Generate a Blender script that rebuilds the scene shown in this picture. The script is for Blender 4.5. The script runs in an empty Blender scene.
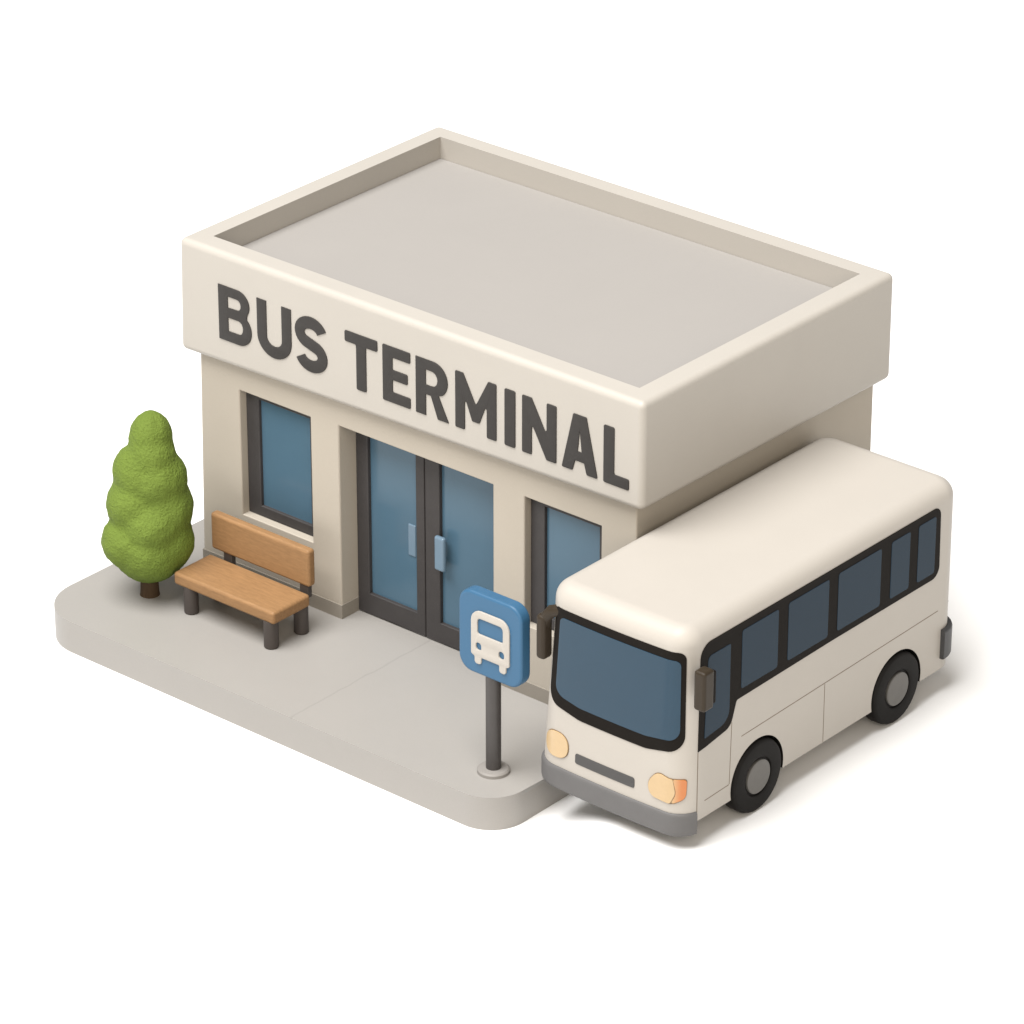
import bpy, bmesh, math, random
from mathutils import Vector, Matrix, noise
random.seed(7)
PI = math.pi
scn = bpy.context.scene
col = scn.collection

# ------------------------------------------------------------------ materials
def mat(name, color, rough=0.55, spec=0.35, var=0.04, vscale=1.5, bump=0.0, bscale=60.0,
        coat=0.0, metal=0.0, grain=None, speck=0.0):
    m = bpy.data.materials.new(name); m.use_nodes = True
    nt = m.node_tree; N = nt.nodes; L = nt.links
    b = N['Principled BSDF']
    b.inputs['Roughness'].default_value = rough
    b.inputs['Specular IOR Level'].default_value = spec
    b.inputs['Metallic'].default_value = metal
    b.inputs['Coat Weight'].default_value = coat
    b.inputs['Coat Roughness'].default_value = 0.12
    tc = N.new('ShaderNodeTexCoord')
    mp = N.new('ShaderNodeMapping'); L.new(tc.outputs['Object'], mp.inputs['Vector'])
    if grain: mp.inputs['Scale'].default_value = grain
    n1 = N.new('ShaderNodeTexNoise'); n1.inputs['Scale'].default_value = vscale
    n1.inputs['Detail'].default_value = 6; n1.inputs['Roughness'].default_value = 0.6
    L.new(mp.outputs[0], n1.inputs['Vector'])
    rmp = N.new('ShaderNodeMapRange')
    rmp.inputs['From Min'].default_value = 0.3; rmp.inputs['From Max'].default_value = 0.7
    rmp.inputs['To Min'].default_value = 1 - var; rmp.inputs['To Max'].default_value = 1 + var
    L.new(n1.outputs['Fac'], rmp.inputs['Value'])
    n2 = N.new('ShaderNodeTexNoise'); n2.inputs['Scale'].default_value = bscale
    n2.inputs['Detail'].default_value = 3
    L.new(mp.outputs[0], n2.inputs['Vector'])
    r2 = N.new('ShaderNodeMapRange')
    r2.inputs['From Min'].default_value = 0.3; r2.inputs['From Max'].default_value = 0.7
    r2.inputs['To Min'].default_value = 1 - speck; r2.inputs['To Max'].default_value = 1 + speck
    L.new(n2.outputs['Fac'], r2.inputs['Value'])
    mu = N.new('ShaderNodeMath'); mu.operation = 'MULTIPLY'
    L.new(rmp.outputs[0], mu.inputs[0]); L.new(r2.outputs[0], mu.inputs[1])
    vm = N.new('ShaderNodeVectorMath'); vm.operation = 'SCALE'
    vm.inputs[0].default_value = [c * 0.85 for c in color[:3]]
    L.new(mu.outputs[0], vm.inputs['Scale'])
    L.new(vm.outputs[0], b.inputs['Base Color'])
    if bump > 0:
        bp = N.new('ShaderNodeBump'); bp.inputs['Strength'].default_value = bump
        bp.inputs['Distance'].default_value = 0.05 if name == 'tree_foliage' else 0.02
        L.new(n2.outputs['Fac'], bp.inputs['Height']); L.new(bp.outputs[0], b.inputs['Normal'])
    m['col'] = 1
    return m

M = {}
M['wall']   = mat('terminal_plaster', (0.445, 0.402, 0.341), 0.6, 0.2, 0.02, 0.6, 0.06, 45, speck=0.012)
M['fascia'] = mat('fascia_plaster', (0.432, 0.405, 0.366), 0.42, 0.32, 0.02, 0.5, 0.05, 45, speck=0.01)
M['roof']   = mat('roof_membrane', (0.315, 0.299, 0.282), 0.7, 0.1, 0.008, 0.8, 0.06, 45, speck=0.012)
M['plinth'] = mat('plinth_stone', (0.27, 0.245, 0.21), 0.7, 0.2, 0.03, 2, 0.1, 50, speck=0.02)
M['slab']   = mat('pavement_concrete', (0.312, 0.298, 0.281), 0.42, 0.35, 0.012, 0.7, 0.08, 42, speck=0.015)
M['ground'] = mat('white_ground', (0.90, 0.90, 0.90), 0.9, 0.0, 0.0, 1.0)
M['frame']  = mat('charcoal_frame', (0.052, 0.048, 0.048), 0.45, 0.25, 0.06, 4, 0.05, 60)
M['letter'] = mat('charcoal_letter', (0.036, 0.033, 0.031), 0.5, 0.2, 0.06, 6, 0.05, 60)
M['glass']  = mat('terminal_glass', (0.076, 0.144, 0.205), 0.16, 0.3, 0.03, 1.2, 0.0, 60)
M['handle'] = mat('blue_handle', (0.15, 0.225, 0.30), 0.25, 0.4, 0.03, 4, 0.0)
M['wood']   = mat('bench_wood', (0.285, 0.160, 0.073), 0.5, 0.2, 0.13, 5, 0.12, 16, grain=(0.8, 5.0, 5.0), speck=0.05)
M['leg']    = mat('bench_post', (0.062, 0.052, 0.047), 0.5, 0.35, 0.06, 4, 0.05, 50)
M['leaf']   = mat('tree_foliage', (0.138, 0.196, 0.034), 0.7, 0.12, 0.05, 2.2, 0.75, 24, speck=0.06)
M['trunk']  = mat('tree_trunk', (0.075, 0.047, 0.026), 0.75, 0.2, 0.15, 4, 0.3, 25, grain=(3, 3, 0.7))
M['sign']   = mat('sign_blue', (0.036, 0.115, 0.215), 0.4, 0.3, 0.02, 2, 0.03, 60)
M['icon']   = mat('sign_icon_white', (0.44, 0.41, 0.37), 0.5, 0.3, 0.02, 3)
M['pole']   = mat('pole_grey', (0.055, 0.050, 0.048), 0.45, 0.4, 0.06, 4, 0.04, 50)
M['foot']   = mat('pole_foot', (0.26, 0.245, 0.23), 0.55, 0.3, 0.04, 4, 0.05, 50)
M['bus']    = mat('bus_paint', (0.438, 0.408, 0.369), 0.42, 0.25, 0.015, 0.6, 0.02, 50, speck=0.008)
M['rubber'] = mat('black_rubber', (0.009, 0.008, 0.0072), 0.6, 0.12, 0.08, 5, 0.05, 60)
M['trim']   = mat('black_trim', (0.013, 0.011, 0.0095), 0.5, 0.03, 0.05, 5, 0.0)
M['bglass'] = mat('bus_glass', (0.014, 0.043, 0.074), 0.04, 0.32, 0.02, 1.2, 0.0)
M['sglass'] = mat('side_glass', (0.015, 0.031, 0.050), 0.1, 0.08, 0.02, 1.2, 0.0)
M['bumper'] = mat('grey_bumper', (0.12, 0.117, 0.117), 0.5, 0.25, 0.04, 4, 0.05, 60)
M['rbump']  = mat('dark_bumper', (0.055, 0.055, 0.057), 0.5, 0.35, 0.04, 4, 0.05, 60)
M['rim']    = mat('grey_rim', (0.125, 0.12, 0.112), 0.45, 0.3, 0.05, 4, 0.03, 60)
M['lamp']   = mat('cream_lens', (0.50, 0.355, 0.19), 0.2, 0.4, 0.04, 5, 0.0, coat=0.4)
M['amber']  = mat('amber_lens', (0.46, 0.145, 0.038), 0.25, 0.4, 0.05, 5, 0.0, coat=0.4)
M['mirror'] = mat('mirror_brown', (0.032, 0.023, 0.014), 0.45, 0.2, 0.06, 5, 0.03, 60)
M['grille'] = mat('grille_grey', (0.055, 0.053, 0.052), 0.5, 0.35, 0.05, 5, 0.0)
M['seam']   = mat('panel_seam', (0.19, 0.155, 0.12), 0.7, 0.2, 0.05, 5, 0.0)

M['lamp_rim'] = mat('lamp_surround', (0.20, 0.14, 0.085), 0.5, 0.3, 0.05, 5, 0.0)
def amber_blend():
    # moulded lens whose tint deepens from peach to amber towards its outer end
    nt = M['amber'].node_tree; N = nt.nodes; L = nt.links; b = N['Principled BSDF']
    tc = N.new('ShaderNodeTexCoord'); sx = N.new('ShaderNodeSeparateXYZ'); L.new(tc.outputs['Object'], sx.inputs[0])
    r = N.new('ShaderNodeMapRange'); r.interpolation_type = 'SMOOTHSTEP'
    r.inputs['From Min'].default_value = 1.15; r.inputs['From Max'].default_value = 1.33; L.new(sx.outputs['X'], r.inputs['Value'])
    m = N.new('ShaderNodeMix'); m.data_type = 'RGBA'; L.new(r.outputs[0], m.inputs['Factor'])
    m.inputs['A'].default_value = (0.43, 0.29, 0.145, 1); m.inputs['B'].default_value = (0.42, 0.14, 0.035, 1)
    L.new(m.outputs['Result'], b.inputs['Base Color'])
amber_blend()

# a scored joint across the middle of the pavement
def add_joint():
    nt = M['slab'].node_tree; N = nt.nodes; L = nt.links
    b = N['Principled BSDF']; src = b.inputs['Base Color'].links[0].from_socket
    tc = N.new('ShaderNodeTexCoord'); sx = N.new('ShaderNodeSeparateXYZ'); L.new(tc.outputs['Object'], sx.inputs[0])
    ns = N.new('ShaderNodeTexNoise'); ns.inputs['Scale'].default_value = 2.2; L.new(tc.outputs['Object'], ns.inputs['Vector'])
    ma = N.new('ShaderNodeMath'); ma.operation = 'MULTIPLY_ADD'; ma.inputs[1].default_value = 0.10
    L.new(ns.outputs['Fac'], ma.inputs[0]); L.new(sx.outputs['X'], ma.inputs[2])
    d = N.new('ShaderNodeMath'); d.operation = 'SUBTRACT'; d.inputs[1].default_value = 5.05; L.new(ma.outputs[0], d.inputs[0]); zc = N.new('ShaderNodeMath'); zc.operation = 'LESS_THAN'; zc.inputs[1].default_value = -0.03; L.new(sx.outputs['Z'], zc.inputs[0])
    a = N.new('ShaderNodeMath'); a.operation = 'ABSOLUTE'; L.new(d.outputs[0], a.inputs[0]); a2 = N.new('ShaderNodeMath'); a2.operation = 'ADD'; L.new(a.outputs[0], a2.inputs[0]); L.new(zc.outputs[0], a2.inputs[1]); a = a2
    r = N.new('ShaderNodeMapRange'); r.inputs['From Min'].default_value = 0.006; r.inputs['From Max'].default_value = 0.03
    r.inputs['To Min'].default_value = 0.90; r.inputs['To Max'].default_value = 1.0
    L.new(a.outputs[0], r.inputs['Value'])
    v = N.new('ShaderNodeVectorMath'); v.operation = 'SCALE'; L.new(src, v.inputs[0]); L.new(r.outputs[0], v.inputs['Scale'])
    L.new(v.outputs[0], b.inputs['Base Color'])
add_joint()

# ------------------------------------------------------------------ helpers
def thing(name, label, cat, loc):
    o = bpy.data.objects.new(name, None); col.objects.link(o)
    o.location = loc; o['label'] = label; o['category'] = cat; o.empty_display_size = 0.3
    return o

def root_loc(o):
    v = Vector((0, 0, 0))
    while o is not None: v += Vector(o.location); o = o.parent
    return v

def obj(name, bm, m, parent=None, angle=35, wn=True):
    """link a bmesh (in world coordinates) as one mesh object under parent"""
    if parent is not None: bmesh.ops.translate(bm, verts=bm.verts[:], vec=-root_loc(parent))
    bmesh.ops.recalc_face_normals(bm, faces=bm.faces[:])
    me = bpy.data.meshes.new(name); bm.to_mesh(me); bm.free()
    me.materials.append(m)
    me.polygons.foreach_set('use_smooth', [True] * len(me.polygons))
    me.set_sharp_from_angle(angle=math.radians(angle))
    o = bpy.data.objects.new(name, me); col.objects.link(o); o.parent = parent
    if wn:
        w = o.modifiers.new('wn', 'WEIGHTED_NORMAL'); w.keep_sharp = True; w.weight = 80
    return o

def box(bm, x0, x1, y0, y1, z0, z1, bev=0.0, seg=3):
    t = bmesh.new()
    r = bmesh.ops.create_cube(t, size=1.0)
    for v in t.verts:
        v.co = Vector((x0 + (v.co.x + .5) * (x1 - x0), y0 + (v.co.y + .5) * (y1 - y0), z0 + (v.co.z + .5) * (z1 - z0)))
    if bev > 0: bmesh.ops.bevel(t, geom=t.edges[:], offset=bev, segments=seg, profile=0.5, affect='EDGES')
    merge(bm, t)

def merge(bm, t):
    me = bpy.data.meshes.new('tmp'); t.to_mesh(me); t.free(); bm.from_mesh(me); bpy.data.meshes.remove(me)

def BX(*a, **k):
    bm = bmesh.new(); box(bm, *a, **k); return bm

def lathe(prof, c, axis='Z', n=40):
    """prof: list of (radius, height along the axis)"""
    bm = bmesh.new(); rings = []
    for r, h in prof:
        ring = []
        for i in range(n):
            a = 2 * PI * i / n; p = (r * math.cos(a), r * math.sin(a), h)
            if axis == 'X': p = (p[2], p[0], p[1])
            ring.append(bm.verts.new(Vector(p) + Vector(c)))
        rings.append(ring)
    for A, B in zip(rings, rings[1:]):
        for i in range(n): bm.faces.new((A[i], A[(i + 1) % n], B[(i + 1) % n], B[i]))
    bm.faces.new(rings[0]); bm.faces.new(rings[-1])
    return bm

def fillet(pts, n=7):
    """pts: list of (x, y, r); returns the polygon with rounded corners"""
    out = []; k = len(pts)
    for i in range(k):
        p = Vector(pts[i][:2]); r = pts[i][2]
        a = Vector(pts[i - 1][:2]) - p; b = Vector(pts[(i + 1) % k][:2]) - p
        if r <= 0: out.append((p.x, p.y)); continue
        la, lb = a.length, b.length; a.normalize(); b.normalize()
        ang = a.angle(b); t = min(r / math.tan(ang / 2), la * .49, lb * .49); r = t * math.tan(ang / 2)
        c = p + (a + b).normalized() * (r / math.sin(ang / 2))
        v0 = p + a * t - c; v1 = p + b * t - c
        th = v0.angle_signed(v1)
        for j in range(n + 1):
            f = -th * j / n; w = Vector((v0.x * math.cos(f) - v0.y * math.sin(f), v0.x * math.sin(f) + v0.y * math.cos(f)))
            q = c + w; out.append((q.x, q.y))
    return out

def prism(poly, f0, f1, bev=0.0, seg=3, bev_both=False):
    """extrude a 2-D polygon between two placements; f(x, y) -> point; bevels the f1 rim"""
    bm = bmesh.new()
    a = [bm.verts.new(f0(*p)) for p in poly]; b = [bm.verts.new(f1(*p)) for p in poly]; n = len(poly)
    bm.faces.new(a); top = bm.faces.new(b)
    for i in range(n): bm.faces.new((a[i], a[(i + 1) % n], b[(i + 1) % n], b[i]))
    if bev > 0:
        es = list(top.edges)
        if bev_both: es += [e for e in bm.edges if all(v in a for v in e.verts)]
        bmesh.ops.bevel(bm, geom=es, offset=bev, segments=seg, profile=0.5, affect='EDGES')
    return bm

def tube(pts, r, n=14, squash=None):
    """a smooth tube through points with flat caps"""
    bm = bmesh.new(); rings = []; up = Vector((0.3, 1, 0.2))
    for i, p in enumerate(pts):
        p = Vector(p); d = (Vector(pts[min(i + 1, len(pts) - 1)]) - Vector(pts[max(i - 1, 0)])).normalized()
        s = d.cross(up).normalized(); u = s.cross(d)
        rr = r[i] if isinstance(r, (list, tuple)) else r
        rings.append([bm.verts.new(p + (s * math.cos(2 * PI * j / n) + u * math.sin(2 * PI * j / n)) * rr) for j in range(n)])
    for A, B in zip(rings, rings[1:]):
        for i in range(n): bm.faces.new((A[i], A[(i + 1) % n], B[(i + 1) % n], B[i]))
    bm.faces.new(rings[0]); bm.faces.new(rings[-1])
    return bm

# ------------------------------------------------------------------ setting: ground and pavement
GZ = -0.60                      # ground round the pavement
BZ = 0.0                        # parking bay where the bus stands
def S(t): t = max(0.0, min(1.0, t)); return t * t * (3 - 2 * t)
def ground_z(x, y):
    w = 0.36 + 1.5 * S((-0.3 - y) / 1.2)
    a = S((x - 9.46) / w); b = S((y - 7.1) / 5.0)      # the ground also climbs gently behind the building
    return GZ + (BZ - GZ) * (a + b - a * b)
def lines(a, b, fine0, fine1, st):
    v = [a, a * .6 + fine0 * .4, a * .3 + fine0 * .7, a * .1 + fine0 * .9]
    k = int((fine1 - fine0) / st); v += [fine0 + i * st for i in range(k + 1)]
    return v + [b * .1 + fine1 * .9, b * .3 + fine1 * .7, b * .6 + fine1 * .4, b]
gx = [-260, -120, -60, -30, -12, -4, 0, 4, 7, 8.5] + [9.4 + .08 * i for i in range(30)] + [12.2, 13, 14, 16, 18, 21, 24, 28, 40, 80, 160, 260]
gy = [-260, -120, -60, -30, -16, -10, -7, -5, -4] + [-3.2 + .15 * i for i in range(26)] + [1.2, 2, 3, 4, 5, 5.6] + [6 + .4 * i for i in range(18)] + [14, 16, 20, 40, 80, 160, 260]
bm = bmesh.new()
vs = [[bm.verts.new((x, y, ground_z(x, y))) for y in gy] for x in gx]
for i in range(len(gx) - 1):
    for j in range(len(gy) - 1): bm.faces.new((vs[i][j], vs[i + 1][j], vs[i + 1][j + 1], vs[i][j + 1]))
g = obj('ground', bm, M['ground'], angle=80, wn=False)
g['kind'] = 'structure'; g['label'] = 'plain white ground under and around the terminal'

sl = fillet([(-1.08, -2.89, 0.95), (9.45, -2.89, 0.66), (9.43, -0.25, 0.0), (9.70, -0.25, 0.0), (9.70, 6.95, 0.1), (-1.08, 6.95, 0.6)], 12)
bm = prism(sl, lambda x, y: Vector((x, y, GZ - .01)), lambda x, y: Vector((x, y, 0)), 0.10, 6)
s_ = obj('pavement', bm, M['slab'], angle=40)
s_['kind'] = 'structure'; s_['label'] = 'rounded grey concrete pavement slab the terminal stands on'

# ------------------------------------------------------------------ the terminal
W, D, H2 = 10.0, 6.58, 6.211
d = 0.20; XL = 0.16; XR = 9.76
T = thing('bus_terminal', 'cream flat-roofed terminal building with BUS TERMINAL lettering and blue glazed doors', 'building', (5, 3.3, 0))

# wall with window and door recesses modelled as real reveals
bm = bmesh.new()
w1 = (1.05, 2.69, 1.25, 3.62); dr = (3.34, 6.74, 0.0, 3.66); w2 = (7.42, 9.03, 1.30, 3.66)
holes = [w1 + (0.34,), dr + (0.58,), w2 + (0.34,)]
ZT = 4.6; Y1 = D - 0.05
xs = [XL, w1[0], w1[1], dr[0], dr[1], w2[0], w2[1], XR]; zs = [0, 1.25, 1.30, 3.62, 3.66, ZT]
def inhole(cx, cz):
    for h in holes:
        if h[0] < cx < h[1] and h[2] < cz < h[3]: return True
    return False
cache = {}
def V(x, y, z):
    k = (round(x, 4), round(y, 4), round(z, 4))
    if k not in cache: cache[k] = bm.verts.new(k)
    return cache[k]
for i in range(len(xs) - 1):
    for j in range(len(zs) - 1):
        if not inhole((xs[i] + xs[i + 1]) / 2, (zs[j] + zs[j + 1]) / 2):
            bm.faces.new((V(xs[i], d, zs[j]), V(xs[i + 1], d, zs[j]), V(xs[i + 1], d, zs[j + 1]), V(xs[i], d, zs[j + 1])))
for (a, b, z0, z1, dep) in holes:
    zz = [z for z in zs if z0 <= z <= z1]
    for p, q in zip(zz, zz[1:]):
        for x in (a, b): bm.faces.new((V(x, d, p), V(x, d, q), V(x, d + dep, q), V(x, d + dep, p)))
        bm.faces.new((V(a, d + dep, p), V(b, d + dep, p), V(b, d + dep, q), V(a, d + dep, q)))
    for z in ((z1,) if z0 == 0 else (z0, z1)): bm.faces.new((V(a, d, z), V(b, d, z), V(b, d + dep, z), V(a, d + dep, z)))
for p, q in zip(zs, zs[1:]):
    for x in (XL, XR): bm.faces.new((V(x, d, p), V(x, d, q), V(x, Y1, q), V(x, Y1, p)))
    bm.faces.new((V(XL, Y1, p), V(XR, Y1, p), V(XR, Y1, q), V(d, Y1, q)))
for v in bm.verts:
    if v.co.x < XL + .01: v.co.x -= .09 * (1 - v.co.z / ZT)
bmesh.ops.recalc_face_normals(bm, faces=bm.faces[:])
bmesh.ops.dissolve_limit(bm, angle_limit=0.01, verts=bm.verts[:], edges=bm.edges[:])
es = [e for e in bm.edges if len(e.link_faces) == 2 and e.calc_face_angle_signed(0) > 1.0 and max(v.co.z for v in e.verts) > 0.01]
bmesh.ops.bevel(bm, geom=es, offset=0.03, segments=3, profile=0.5, affect='EDGES')
obj('wall', bm, M['wall'], T)

# plinth along the foot of the piers, wrapping into the door recess
def plinth(x0, x1, left, right):
    bm = bmesh.new()
    box(bm, x0, x1, d - 0.016, d + 0.52, -0.05, 0.265, 0.012, 2)
    return bm
obj('plinth', plinth(XL - 0.10, dr[0] + 0.014, 0, 0), M['plinth'], T)
obj('plinth', plinth(dr[1] - 0.014, XR + 0.014, 0, 0), M['plinth'], T)

# fascia ring (parapet) with the sunken roof
bm = BX(-.07, W + .03, -.01, D + .07, 0, H2)
for v in bm.verts:
    if v.co.z < 1:
        v.co.z = 4.12 if v.co.x < 1 else (4.31 if v.co.y < 1 else 4.27)
        if v.co.x < 1: v.co.x -= .05
bmesh.ops.bevel(bm, geom=bm.edges[:], offset=0.115, segments=5, profile=0.5, affect='EDGES')
bm.faces.ensure_lookup_table()
top = max(bm.faces, key=lambda f: f.calc_center_median().z)
bmesh.ops.inset_region(bm, faces=[top], thickness=0.42 - 0.115, use_even_offset=True)
rim = list(top.edges)
r = bmesh.ops.extrude_face_region(bm, geom=[top])
nv = [e for e in r['geom'] if isinstance(e, bmesh.types.BMVert)]
bmesh.ops.translate(bm, verts=nv, vec=(0, 0, -0.46))
if top.is_valid: bm.faces.remove(top)
rim = [e for e in bm.edges if all(abs(v.co.z - H2) < 1e-4 and .41 < v.co.x < W - .41 and .41 < v.co.y < D - .41 for v in e.verts)]
bmesh.ops.bevel(bm, geom=rim, offset=0.05, segments=4, profile=0.5, affect='EDGES')
F = obj('fascia', bm, M['fascia'], T)
obj('roof', BX(0.36, W - 0.36, 0.36, D - 0.36, 5.74, 5.80), M['roof'], T)

# glazing
def framed(parent, name, x0, x1, z0, z1, yf, left, right, bot, top_, th=0.10, pane_back=0.065, gl='glass'):
    """a frame ring (front face at y=yf) with a recessed pane"""
    bm = bmesh.new()
    O = [(x0, z0), (x1, z0), (x1, z1), (x0, z1)]; I = [(x0 + left, z0 + bot), (x1 - right, z0 + bot), (x1 - right, z1 - top_), (x0 + left, z1 - top_)]
    of = [bm.verts.new((x, yf, z)) for x, z in O]; inf = [bm.verts.new((x, yf, z)) for x, z in I]
    ob = [bm.verts.new((x, yf + th, z)) for x, z in O]; ib = [bm.verts.new((x, yf + th, z)) for x, z in I]
    for i in range(4):
        j = (i + 1) % 4
        bm.faces.new((of[i], of[j], inf[j], inf[i])); bm.faces.new((inf[i], inf[j], ib[j], ib[i]))
        bm.faces.new((of[i], of[j], ob[j], ob[i])); bm.faces.new((ob[i], ob[j], ib[j], ib[i]))
    es = [e for e in bm.edges if all(abs(v.co.y - yf) < 1e-5 for v in e.verts) and (all(v in inf for v in e.verts) or all(v in of for v in e.verts))]
    bmesh.ops.bevel(bm, geom=es, offset=0.022, segments=3, profile=0.5, affect='EDGES')
    f = obj(name, bm, M['frame'], parent)
    p = BX(x0 + left - .02, x1 - right + .02, yf + pane_back, yf + pane_back + .02, z0 + bot - .02, z1 - top_ + .02)
    return f, p
for w in (w1, w2):
    f, p = framed(T, 'window', w[0] + .002, w[1] - .002, w[2] + .002, w[3] - .002, d + 0.155, 0.30, 0.16, 0.20, 0.14)
    obj('pane', p, M['glass'], f)
XM = 4.88
f, p = framed(T, 'door', dr[0] + .002, XM - .006, 0.012, dr[3] - .002, d + 0.41, 0.27, 0.19, 0.40, 0.10, 0.13, 0.075)
obj('pane', p, M['glass'], f)
bm = bmesh.new(); box(bm, 4.45, 4.62, d + .465, d + .515, 1.42, 2.02, 0.024, 3); obj('handle', bm, M['handle'], f)
f, p = framed(T, 'door', XM + .006, dr[1] - .002, 0.012, dr[3] - .002, d + 0.41, 0.33, 0.16, 0.38, 0.10, 0.13, 0.075)
obj('pane', p, M['glass'], f)
bm = bmesh.new(); box(bm, 5.20, 5.42, d + .27, d + .37, 1.47, 2.11, 0.045, 4)
for z in (1.6, 1.95): box(bm, 5.23, 5.30, d + .36, d + .512, z - .03, z + .03)
obj('handle', bm, M['handle'], f)

# ------------------------------------------------------------------ lettering, each letter a part of the fascia
def arc(cx, cy, rx, ry, a0, a1, n=14):
    return [(cx + rx * math.cos(math.radians(a0 + (a1 - a0) * i / n)), cy + ry * math.sin(math.radians(a0 + (a1 - a0) * i / n))) for i in range(n + 1)]
def ribbon(path, w):
    """outline of a stroke of width w along a path"""
    P = [Vector(p) for p in path]; Lf, Rt = [], []
    for i, p in enumerate(P):
        t = (P[min(i + 1, len(P) - 1)] - P[max(i - 1, 0)]).normalized(); n = Vector((-t.y, t.x))
        Lf.append(tuple(p + n * w / 2)); Rt.append(tuple(p - n * w / 2))
    return Lf + Rt[::-1]
def fl(pts, r=0.03): return fillet([(x, y, r) for x, y in pts], 3)
s = 0.215      # stroke width; letter height is 1
def glyph(c, w):
    if c == 'B':
        rb = .27
        o = fl([(0, 1), (0, 0)], 0)
        o = [(0, 1), (0, 0)] + arc(w - .29, .29, .29, .29, -90, 50) + arc(w - .31, .75, .27, .25, -35, 90)
        h1 = [(s, .19)] + arc(w - .29, .315, .095, .125, -90, 90, 8) + [(s, .44)]
        h2 = [(s, .62)] + arc(w - .32, .725, .085, .10, -90, 90, 8) + [(s, .825)]
        return [o, h1, h2]
    if c == 'U':
        p = [(s / 2, 1), (s / 2, .6)] + arc(w / 2, w / 2 - s * .1, w / 2 - s / 2, w / 2 - s * .6, 180, 360, 18) + [(w - s / 2, .6), (w - s / 2, 1)]
        return [ribbon(p, s)]
    if c == 'S':
        a = w / 2; rx = a - s / 2
        p = arc(a, .70, rx, .1925, 18, 90, 8) + arc(a, .70, rx, .1925, 100, 235, 12) + [(a, .5)] + arc(a, .30, rx, .1925, 55, -90, 14) + arc(a, .30, rx, .1925, -100, -162, 6)
        return [ribbon(p, s)]
    if c == 'T': return [fl([(0, 1), (0, 1 - s * .9), (w / 2 - s / 2, 1 - s * .9), (w / 2 - s / 2, 0), (w / 2 + s / 2, 0), (w / 2 + s / 2, 1 - s * .9), (w, 1 - s * .9), (w, 1)])]
    if c == 'E':
        k = .19
        return [fl([(0, 1), (0, 0), (w, 0), (w, k), (s, k), (s, .41), (w * .9, .41), (w * .9, .59), (s, .59), (s, 1 - k), (w, 1 - k), (w, 1)], .025)]
    if c == 'R':
        o = [(0, 1), (0, 0), (s, 0), (s, .38), (w * .46, .38), (w - s * 1.08, 0), (w, 0), (w - .215, .42)] + arc(w - .33, .69, .31, .31, -50, 90)
        h = [(s, .55)] + arc(w - .36, .685, .125, .135, -90, 90, 8) + [(s, .82)]
        return [o, h]
    if c == 'M':
        k = .2; t = .17
        return [fl([(0, 1), (0, 0), (k, 0), (k, .60), (w / 2 - .075, .20), (w / 2 + .075, .20), (w - k, .60), (w - k, 0), (w, 0), (w, 1), (w - t, 1), (w / 2, .50), (t, 1)], .022)]
    if c == 'I': return [fl([(0, 1), (0, 0), (w, 0), (w, 1)])]
    if c == 'N':
        k = .2
        return [fl([(0, 1), (0, 0), (k, 0), (k, .56), (w - k, 0), (w, 0), (w, 1), (w - k, 1), (w - k, .44), (k * .98, 1)], .022)]
    if c == 'A':
        o = fl([(0, 0), (w / 2 - .135, 1), (w / 2 + .135, 1), (w, 0), (w - .22, 0), (w - .275, .19), (.275, .19), (.22, 0)], .022)
        h = [(.325, .36), (w / 2, .74), (w - .325, .36)]
        return [o, h]
    if c == 'L': return [fl([(0, 1), (0, 0), (w, 0), (w, .19), (s, .19), (s, 1)])]
LET = [('B', .82, 1.575), ('U', 1.71, 2.49), ('S', 2.575, 3.30), ('T', 3.70, 4.42), ('E', 4.535, 5.14), ('R', 5.26, 5.97),
       ('M', 6.115, 6.99), ('I', 7.165, 7.39), ('N', 7.535, 8.25), ('A', 8.365, 9.105), ('L', 9.225, 9.745)]
def curve_mesh(loops, f, depth, bev):
    """fill 2-D outlines (with holes) and give them a thickness; f(x, y, h) -> world"""
    cu = bpy.data.curves.new('tmp', 'CURVE'); cu.dimensions = '2D'; cu.fill_mode = 'BOTH'
    cu.extrude = depth / 2 - bev; cu.bevel_depth = bev; cu.bevel_resolution = 2; cu.offset = -bev
    for lp in loops:
        sp = cu.splines.new('POLY'); sp.points.add(len(lp) - 1); sp.use_cyclic_u = True
        for p, (x, y) in zip(sp.points, lp): p.co = (x, y, 0, 1)
    o = bpy.data.objects.new('tmp', cu); col.objects.link(o)
    dg = bpy.context.evaluated_depsgraph_get(); me = bpy.data.meshes.new_from_object(o.evaluated_get(dg))
    bm = bmesh.new(); bm.from_mesh(me)
    bpy.data.objects.remove(o); bpy.data.curves.remove(cu); bpy.data.meshes.remove(me)
    bmesh.ops.remove_doubles(bm, verts=bm.verts[:], dist=1e-5)
    for v in bm.verts: v.co = f(v.co.x, v.co.y, v.co.z + depth / 2)
    return bm
ZL, HL = 4.615, 1.008
for c, a, b in LET:
    bm = curve_mesh(glyph(c, (b - a) / HL), lambda x, y, h: Vector((a + .02 + x * HL, 0.006 - h, ZL + y * HL)), 0.034, 0.007)
    obj('letter', bm, M['letter'], F, angle=40, wn=False)

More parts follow.
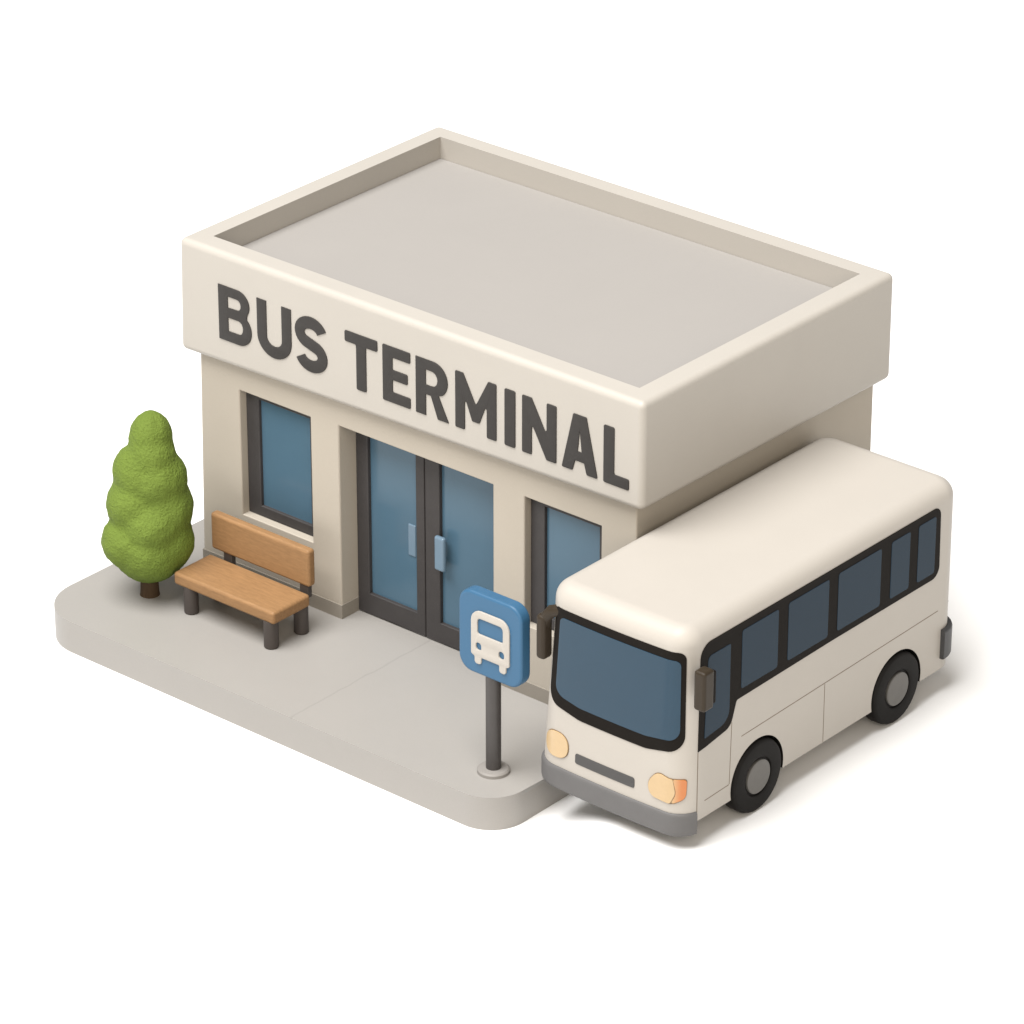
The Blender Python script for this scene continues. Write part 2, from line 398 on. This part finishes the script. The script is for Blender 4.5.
# ------------------------------------------------------------------ bench
B_ = thing('park_bench', 'brown wooden bench with dark round posts standing below the left window', 'bench', (2.1, -0.9, 0))
obj('seat', BX(.92, 3.27, -1.42, -.50, .495, .735, .06, 4), M['wood'], B_)
obj('backrest', BX(.94, 3.24, -.50, -.32, .83, 1.53, .06, 4), M['wood'], B_)
for x, y in ((1.21, -1.29), (3.10, -1.31), (1.25, -.60), (3.13, -.60)):
    obj('leg', lathe([(.115, 0), (.128, .018), (.128, .52)], (x, y, 0), n=32), M['leg'], B_)
for x in (1.30, 3.08):
    obj('back_post', BX(x - .10, x + .10, -.46, -.36, .60, 1.0, .015, 2), M['leg'], B_)

# ------------------------------------------------------------------ tree
tx, ty = 0.20, -1.28
TR = thing('conifer_tree', 'small rounded bright green tree with a short brown trunk', 'tree', (tx, ty, 0))
obj('trunk', lathe([(.175, 0), (.165, .05), (.155, .3), (.14, .9)], (tx, ty, 0), n=28), M['trunk'], TR)
RT = Vector((0.7615, 0.6482, 0)); FT = Vector((0.6482, -0.7615, 0))     # across and towards the viewer's side
def blob_mesh(blobs):
    bm = bmesh.new()
    for (a, b, z, r, sz) in blobs:
        t = bmesh.new(); bmesh.ops.create_icosphere(t, subdivisions=4, radius=r)
        for v in t.verts: v.co = Vector((v.co.x, v.co.y, v.co.z * sz)) + Vector((tx, ty, z)) + RT * a + FT * b
        merge(bm, t)
    return bm
BL = [(.04, .0, 1.55, .60, 1.25), (.07, .0, 2.15, .49, 1.25), (.02, 0, 1.08, .72, 1.08), (-.27, .15, 1.12, .52, 1.0), (.32, .10, 1.12, .50, 1.15), (.06, .22, .98, .56, 1.0), (.02, -.2, 1.2, .55, 1.1),
      (-.17, .10, 1.80, .52, 1.0), (.26, .06, 1.72, .56, 1.1), (.10, .28, 1.50, .50, 1.0), (.04, -.2, 1.8, .5, 1.1),
      (-.07, .05, 2.40, .49, 1.05), (.20, .08, 2.28, .53, 1.1), (.08, -.1, 2.4, .42, 1.1),
      (.12, .02, 2.99, .385, 1.3), (.14, .10, 2.70, .43, 1.1)]
bm = blob_mesh(BL)
me = bpy.data.meshes.new('tmp'); bm.to_mesh(me); bm.free()
o = bpy.data.objects.new('tmp', me); col.objects.link(o)
md = o.modifiers.new('r', 'REMESH'); md.mode = 'VOXEL'; md.voxel_size = 0.035
md = o.modifiers.new('s', 'SMOOTH'); md.factor = 0.5; md.iterations = 28
dg = bpy.context.evaluated_depsgraph_get(); me2 = bpy.data.meshes.new_from_object(o.evaluated_get(dg))
bpy.data.objects.remove(o)
bm = bmesh.new(); bm.from_mesh(me2); bm.normal_update()
for v in bm.verts:
    q = v.co * 1.0
    h = 0.025 * noise.noise(q * 2.0) + 0.012 * noise.noise(q * 7.0) + 0.007 * noise.noise(q * 18.0)
    v.co += v.normal * h
obj('crown', bm, M['leaf'], TR, angle=180, wn=False)

# ------------------------------------------------------------------ bus stop sign
sx, sy = 8.69, -2.06
SG = thing('bus_stop_sign', 'rounded blue sign with a white bus pictogram on a dark round pole', 'sign', (sx, sy, 0))
obj('pole', lathe([(.125, 0), (.125, 2.6)], (sx, sy, 0), n=32), M['pole'], SG)
obj('base', lathe([(.27, 0), (.265, .05), (.24, .075), (.13, .08)], (sx, sy, 0), n=40), M['foot'], SG)
YF = -2.20
def plate(x0, x1, z0, z1, r, ya, yb, b):
    bm = bmesh.new(); rg = []
    prof = [(b * (1 - math.sin(PI / 2 * i / 4)), ya + b * (1 - math.cos(PI / 2 * i / 4))) for i in range(5)]
    prof += [(p[0], ya + yb - p[1]) for p in prof[::-1]]
    for ins, y in prof:
        rg.append([bm.verts.new((x, y, z)) for x, z in fillet([(x0 + ins, z0 + ins, r - ins), (x1 - ins, z0 + ins, r - ins), (x1 - ins, z1 - ins, r - ins), (x0 + ins, z1 - ins, r - ins)], 9)])
    for A, B in zip(rg, rg[1:]):
        for i in range(len(A)): bm.faces.new((A[i], A[(i + 1) % len(A)], B[(i + 1) % len(A)], B[i]))
    bm.faces.new(rg[0]); bm.faces.new(rg[-1])
    return bm
PLT = obj('sign_plate', plate(8.075, 9.395, 1.76, 3.225, .27, YF, YF + .24, .05), M['sign'], SG)
o = fillet([(8.365, 2.93, .2), (9.16, 2.93, .2), (9.16, 2.13, .04), (9.09, 2.10, .03), (9.09, 1.975, .05), (8.955, 1.975, .05), (8.955, 2.105, .02),
            (8.575, 2.105, .02), (8.575, 1.975, .05), (8.44, 1.975, .05), (8.44, 2.10, .03), (8.365, 2.13, .04)], 5)
h1 = fillet([(8.495, 2.80, .07), (9.03, 2.80, .07), (9.03, 2.515, .04), (8.495, 2.515, .04)], 4)
e1 = fillet([(8.465, 2.36, .05), (8.58, 2.36, .05), (8.58, 2.225, .05), (8.465, 2.225, .05)], 4)
e2 = fillet([(8.94, 2.36, .05), (9.055, 2.36, .05), (9.055, 2.225, .05), (8.94, 2.225, .05)], 4)
bm = curve_mesh([o, h1, e1, e2], lambda x, y, h: Vector((x, YF + .006 - h, y)), 0.036, 0.007)
obj('pictogram', bm, M['icon'], PLT, angle=40, wn=False)

# ------------------------------------------------------------------ bus
C = Vector((50.3416, -50.5178, 37.0398)); KB = (C.z - BZ) / (C.z + 0.59)
SHIFT = Vector((0.03, 0, 0))
def bw(x, y, z):
    """bus space -> world (bus space stands on z = GZ)"""
    return Vector((C.x + KB * (x - C.x), C.y + KB * (y - C.y), C.z + KB * (z - C.z))) + SHIFT
xc, hw, rc, y0, y1, zb, zt, rr = 10.59, 1.44, .39, -1.35, 5.95, -.10, 3.35, .31
L1 = hw - rc; A1 = PI * rc / 2; SL = (y1 - y0) - 2 * rc; SY = L1 + A1
def s_of_y(y): return SY + (y - y0 - rc)
def deform(x, y, z):
    w = max(0, min(1, (y0 + rc - y) / rc)); u = (x - xc) / hw
    y -= 0.05 * w * max(0, 1 - u * u)
    x -= 0.24 * max(0, min(1, (2.8 - z) / 2.8)) * max(0, min(1, (10.5 - x) / 1.3)) * max(0, min(1, (0.1 - y) / .9))
    return x, y, z
def peri(s, inset=0):
    a = abs(s); sg = 1 if s >= 0 else -1; r = rc
    if a <= L1: p, n = (a, y0), (0, -1)
    elif a <= L1 + A1:
        t = (a - L1) / r; n = (math.sin(t), -math.cos(t)); p = (L1 + r * n[0], y0 + r + r * n[1])
    elif a <= SY + SL: p, n = (hw, y0 + r + a - SY), (1, 0)
    elif a <= SY + SL + A1:
        t = (a - SY - SL) / r; n = (math.cos(t), math.sin(t)); p = (L1 + r * n[0], y1 - r + r * n[1])
    else: p, n = (L1 - (a - SY - SL - A1), y1), (0, 1)
    return (xc + sg * (p[0] - n[0] * inset), p[1] - n[1] * inset, sg * n[0], n[1])
def surf(s, z, lift=0.0):
    ins = 0
    if z > zt - rr:
        dz = min(z - (zt - rr), rr); ins = rr - math.sqrt(max(0, rr * rr - dz * dz))
    if z < zb + .06: ins += 0.0
    x, y, nx, ny = peri(s, ins)
    x, y, z = deform(x, y, z)
    return bw(x + nx * lift, y + ny * lift, z)
def s_samples(full=True):
    h = [L1 * i / 8 for i in range(9)] + [L1 + A1 * i / 9 for i in range(1, 10)] + [SY + SL * i / 16 for i in range(1, 17)] + [SY + SL + A1 * i / 9 for i in range(1, 10)]
    end = SY + SL + A1 + L1; h += [end - L1 * .5]
    return [-v for v in h[:0:-1]] + h + [end]
BUS = thing('bus', 'cream single-deck bus with dark tinted windows and grey front bumper parked beside the terminal', 'bus', bw(10.57, 2.2, -0.59))

ss = s_samples(); zl = [zb, zb + .5, 1.0, 1.8, 2.6] + [zt - rr + rr * math.sin(PI / 2 * i / 9) for i in range(10)]
bm = bmesh.new(); rings = [[bm.verts.new(surf(s_, z)) for s_ in ss] for z in zl]
n = len(ss)
for A, Bq in zip(rings, rings[1:]):
    for i in range(n): bm.faces.new((A[i], A[(i + 1) % n], Bq[(i + 1) % n], Bq[i]))
bm.faces.new(rings[-1]); bm.faces.new(rings[0][::-1])
bmesh.ops.recalc_face_normals(bm, faces=bm.faces[:])
me = bpy.data.meshes.new('tmp'); bm.to_mesh(me); bm.free(); me.materials.append(M['bus'])
bo = bpy.data.objects.new('tmp', me); col.objects.link(bo)
WH = [(0.50, 0.05), (4.27, 0.06)]; WR = 0.645
cut = []
for wy, wz in WH:
    for sgn in (-1, 1):
        cx = 12.03 if sgn > 0 else 9.15
        t = lathe([(.692, -.42), (.692, .42)], (0, 0, 0), 'X', 56)
        for v in t.verts: v.co = bw(v.co.x + cx, v.co.y + wy, v.co.z + wz)
        bmesh.ops.recalc_face_normals(t, faces=t.faces[:])
        m2 = bpy.data.meshes.new('tmp'); t.to_mesh(m2); t.free(); m2.materials.append(M['rubber'])
        co = bpy.data.objects.new('tmp', m2); col.objects.link(co); cut.append(co)
        md = bo.modifiers.new('b', 'BOOLEAN'); md.operation = 'DIFFERENCE'; md.object = co; md.solver = 'EXACT'; md.material_mode = 'TRANSFER'
dg = bpy.context.evaluated_depsgraph_get(); me2 = bpy.data.meshes.new_from_object(bo.evaluated_get(dg)); me2.name = 'body'
for c in cut + [bo]: bpy.data.objects.remove(c)
me2.transform(Matrix.Translation(-root_loc(BUS)))
me2.polygons.foreach_set('use_smooth', [True] * len(me2.polygons)); me2.set_sharp_from_angle(angle=math.radians(35))
BODY = bpy.data.objects.new('body', me2); col.objects.link(BODY); BODY.parent = BUS
w = BODY.modifiers.new('wn', 'WEIGHTED_NORMAL'); w.keep_sharp = True; w.weight = 80

def decal(poly, lift, back=0.03, bev=0.0, step=0.12):
    """a thin moulded panel that follows the body; poly in (s, z)"""
    bm = bmesh.new(); f = bm.faces.new([bm.verts.new((p[0], p[1], 0)) for p in poly])
    for ax in (0, 1):
        lo = min(p[ax] for p in poly); hi = max(p[ax] for p in poly)
        k = int(lo / step) + (1 if lo > 0 else 0)
        while k * step < hi:
            if k * step > lo + 1e-3:
                co = Vector((0, 0, 0)); co[ax] = k * step + 1e-5; no = Vector((0, 0, 0)); no[ax] = 1
                bmesh.ops.bisect_plane(bm, geom=bm.verts[:] + bm.edges[:] + bm.faces[:], dist=1e-6, plane_co=co, plane_no=no)
            k += 1
    ring = [e for e in bm.edges if len(e.link_faces) == 1]
    r = bmesh.ops.extrude_edge_only(bm, edges=ring)
    low = set(v for v in r['geom'] if isinstance(v, bmesh.types.BMVert))
    rim = [e for e in ring]
    sz = {v: (v.co.x, v.co.y) for v in bm.verts}
    for v in bm.verts: v.co = surf(v.co.x, v.co.y, -back if v in low else lift)
    if bev > 0:
        bmesh.ops.recalc_face_normals(bm, faces=bm.faces[:])
        bmesh.ops.bevel(bm, geom=rim, offset=bev, segments=2, profile=0.5, affect='EDGES', clamp_overlap=True)
    return bm
def P(name, poly, m, lift, parent, **k): return obj(name, decal(poly, lift, **k), M[m], parent, angle=50)
X = lambda x: x - xc       # front positions measured across the bus (flat part)
def sx_(x):
    """front x -> perimeter s, going round the corner"""
    a = abs(x - xc); sg = 1 if x >= xc else -1
    if a <= L1: return sg * a
    return sg * (L1 + rc * math.asin(min(1, (a - L1) / rc)))
# windscreen
def ws_poly(xl, xr, zt_, zs_, zm, rt, rbot):
    return fillet([(sx_(xl), zt_, rt), (sx_(xl), zs_, rbot), (X(9.95), zm, .6), (X(11.25), zm, .6), (sx_(xr), zs_, rbot), (sx_(xr), zt_, rt)], 8)
wf = P('windscreen', ws_poly(9.33, 11.915, 2.975, 1.24, 1.10, .12, .32), 'trim', 0.012, BUS, bev=0.008)
P('pane', ws_poly(9.48, 11.855, 2.83, 1.42, 1.33, .09, .22), 'bglass', 0.02, wf, bev=0.006)
# side glazing band, both flanks
def flank(sg):
    q = lambda pts, nn=5: [(sg * s_of_y(y), z) for y, z in fillet(pts, nn)]
    band = q([(-1.03, 3.05, .24), (5.33, 3.05, .17), (5.36, 1.735, .20), (2.4, 1.735, 0), (-.10, 1.70, .05), (-.24, 1.28, .22), (-1.05, 1.16, .0)], 6)
    fr = P('side_glazing', band, 'trim', 0.012, BUS, bev=0.006, step=.25)
    P('pane', q([(-.86, 2.80, .10), (-.29, 2.80, .03), (-.29, 1.42, .24), (-.92, 1.35, .02)]), 'sglass', .019, fr, bev=.005, step=.3)
    for a, b in ((.0, .94), (1.20, 2.27), (2.52, 3.68), (3.96, 4.48), (4.71, 5.20)):
        P('pane', q([(a, 2.91, .05), (b, 2.91, .05), (b, 1.86, .05), (a, 1.86, .05)]), 'sglass', .019, fr, bev=.005, step=.3)
flank(1); flank(-1)
# panel seams as narrow dark grooves
def seam(pts, wd=0.014):
    return ribbon(pts, wd)
for sg in (1, -1):
    a = lambda y: sg * s_of_y(y)
    for pts in ([(a(-1.045), 1.15), (a(-1.045), -.09)], [(a(-.20), 1.34), (a(-.23), .22)], [(a(.06), .97), (a(5.80), 1.07)],
                [(a(2.26), .99), (a(2.26), -.09)], [(a(-.86), .20), (a(-.24), .215)]):
        P('panel_seam', seam(pts), 'seam', .0022, BODY, back=.01, step=.4)
# lamps
def oval(s0, s1, z0, z1, sq=2.4, n=28):
    out = []
    for i in range(n):
        t = 2 * PI * i / n; c, q = math.cos(t), math.sin(t)
        out.append(((s0 + s1) / 2 + (s1 - s0) / 2 * math.copysign(abs(c) ** (2 / sq), c), (z0 + z1) / 2 + (z1 - z0) / 2 * math.copysign(abs(q) ** (2 / sq), q)))
    return out
def lens(name, sg, poly, m, parent, lift=.022):
    return P(name, [(sg * p[0], p[1]) for p in poly], m, lift, parent, bev=.014, step=.06)
H = obj('headlight', decal(fillet([(.70, .53, .25), (.74, .28, .22), (1.18, .245, .22), (1.39, .36, .16), (1.405, .72, .05), (1.12, .715, .2), (.90, .775, .2)], 6), .006, bev=.004, step=.06), M['lamp_rim'], BUS, angle=50)
lens('lens', 1, fillet([(.715, .53, .25), (.755, .29, .2), (1.14, .257, .06), (1.225, .45, .2), (1.18, .703, .03), (1.12, .702, .2), (.90, .762, .2)], 6), 'lamp', H)
lens('indicator_lens', 1, fillet([(1.15, .257, .02), (1.38, .37, .15), (1.395, .708, .05), (1.185, .703, .02), (1.235, .45, .2)], 6), 'amber', H)
H = obj('headlight', decal(oval(-1.275, -.805, .245, .735, 2.3), .006, bev=.004, step=.06), M['lamp_rim'], BUS, angle=50)
lens('lens', 1, oval(-1.262, -.818, .258, .722, 2.3), 'lamp', H)
# grille slot
P('grille', fillet([(X(9.905), .475, .04), (X(9.905), .285, .04), (X(11.035), .285, .04), (X(11.035), .475, .04)], 4), 'grille', .012, BUS, bev=.008)
# bumpers
def bumper(s0, s1, prof, step=0.08):
    bm = bmesh.new(); k = max(2, int((s1 - s0) / step)); rg = []
    for i in range(k + 1):
        s_ = s0 + (s1 - s0) * i / k
        rg.append([bm.verts.new(surf(s_, z, l)) for l, z in prof])
    for A, Bq in zip(rg, rg[1:]):
        for i in range(len(prof)): bm.faces.new((A[i], A[(i + 1) % len(prof)], Bq[(i + 1) % len(prof)], Bq[i]))
    bm.faces.new(rg[0]); bm.faces.new(rg[-1][::-1])
    return bm
e = SY - 0.10
obj('front_bumper', bumper(-e, e, [(-.3, .06), (.0, .085), (.02, .08), (.036, .055), (.042, .02), (.042, -.26), (.032, -.31), (.0, -.335), (-.05, -.345), (-.3, -.345)]), M['bumper'], BUS, angle=50)
en = SY + SL + A1 + L1
obj('rear_bumper', bumper(SY + SL - .06, 2 * en - (SY + SL - .06) if False else en - .002, [(-.2, .66), (.05, .66), (.08, .645), (.09, .61), (.09, .15), (.08, .12), (.05, .11), (-.2, .11)]), M['rbump'], BUS, angle=50)
obj('rear_bumper', bumper(-en + .002, -(SY + SL - .06), [(-.2, .66), (.05, .66), (.08, .645), (.09, .61), (.09, .15), (.08, .12), (.05, .11), (-.2, .11)]), M['rbump'], BUS, angle=50)
# mirrors
def bus_bm(bm):
    for v in bm.verts: v.co = bw(*v.co)
    return bm
def mirror(pts, x0, x1, ya, yb, za, zb_):
    bm = tube(pts, .065, 14)
    a = obj('mirror_arm', bus_bm(bm), M['trim'], BUS, angle=60)
    bm = BX(x0, x1, ya, yb, za, zb_, .055, 4)
    obj('mirror_housing', bus_bm(bm), M['mirror'], a, angle=60)
    obj('mirror_glass', bus_bm(BX(x0 + .035, x1 - .02, yb - .05, yb + .07, za + .06, zb_ - .06, .03, 3)), M['trim'], a, angle=60)
mirror([(11.98, -.95, 2.50), (12.13, -1.02, 2.48), (12.24, -1.16, 2.45)], 12.17, 12.40, -1.40, -1.14, 2.13, 2.83)
a = obj('mirror_arm', bus_bm(tube([(9.60, -1.20, 2.90), (9.42, -1.25, 2.88), (9.22, -1.29, 2.80), (9.11, -1.30, 2.66), (9.085, -1.30, 2.5)], [.10, .10, .105, .10, .09], 14)), M['mirror'], BUS, angle=60)
obj('mirror_housing', bus_bm(BX(8.98, 9.17, -1.42, -1.18, 1.92, 2.72, .07, 4)), M['mirror'], a, angle=60)
# wheels
for wy, wz in WH:
    for sgn in (-1, 1):
        cx = 12.06 if sgn > 0 else 9.17
        def wl(prof):
            t = lathe([(r, -sgn * (-h)) for r, h in prof], (0, 0, 0), 'X', 56)
            for v in t.verts: v.co = bw(v.co.x + cx, v.co.y + wy, v.co.z + wz)
            return t
        wh = obj('wheel', wl([(.33, -.34), (.56, -.34), (.62, -.31), (WR, -.25), (WR, -.07), (.625, -.02), (.58, .005), (.40, .012), (.345, .0), (.33, -.03)]), M['rubber'], BUS, angle=40)
        obj('rim', wl([(.295, -.035), (.295, .008), (.28, .020), (.12, .024), (.11, .027)]), M['rim'], wh, angle=40)

# ------------------------------------------------------------------ light
wd = bpy.data.worlds.new('World'); scn.world = wd; wd.use_nodes = True
bg = wd.node_tree.nodes['Background']; bg.inputs['Color'].default_value = (1.0, 0.985, 0.96, 1); bg.inputs['Strength'].default_value = 0.36
ld = bpy.data.lights.new('key_lamp', 'AREA'); ld.shape = 'DISK'; ld.size = 95; ld.color = (1.0, 0.985, 0.965)
DL = 120; ld.energy = 2.33 * PI * PI * DL * DL
lo = bpy.data.objects.new('key_lamp', ld); col.objects.link(lo)
dv = Vector((-.08, -.38, .92)).normalized(); lo.location = Vector((5, 2, 0)) + dv * DL
lo.rotation_euler = (-dv).to_track_quat('-Z', 'Y').to_euler()

fd = bpy.data.lights.new('fill_lamp', 'AREA'); fd.shape = 'DISK'; fd.size = 70; fd.color = (1.0, 0.87, 0.70)
fd.energy = 0.41 * PI * PI * DL * DL
fo = bpy.data.objects.new('fill_lamp', fd); col.objects.link(fo)
dv = Vector((.66, -.58, .48)).normalized(); fo.location = Vector((5, 2, 0)) + dv * DL
fo.rotation_euler = (-dv).to_track_quat('-Z', 'Y').to_euler()

# ------------------------------------------------------------------ camera
yaw, pit, fpx = 2.27616, 0.46883, 4582.206
yaw, pit = math.radians(130.4144), math.radians(26.8624)
cd = bpy.data.cameras.new('camera'); co = bpy.data.objects.new('camera', cd); col.objects.link(co)
cd.sensor_width = 36; cd.lens = fpx / 1024 * 36; cd.clip_start = 1; cd.clip_end = 1000
fw = Vector((math.cos(pit) * math.cos(yaw), math.cos(pit) * math.sin(yaw), -math.sin(pit)))
rt = fw.cross(Vector((0, 0, 1))).normalized(); up = rt.cross(fw)
mw = Matrix((rt, up, -fw)).transposed().to_4x4(); mw.translation = C; co.matrix_world = mw
scn.camera = co

scn.render.engine = 'CYCLES'
vs_ = scn.view_settings; vs_.view_transform = 'Standard'; vs_.look = 'None'; vs_.exposure = 0; vs_.gamma = 1; vs_.use_curve_mapping = False
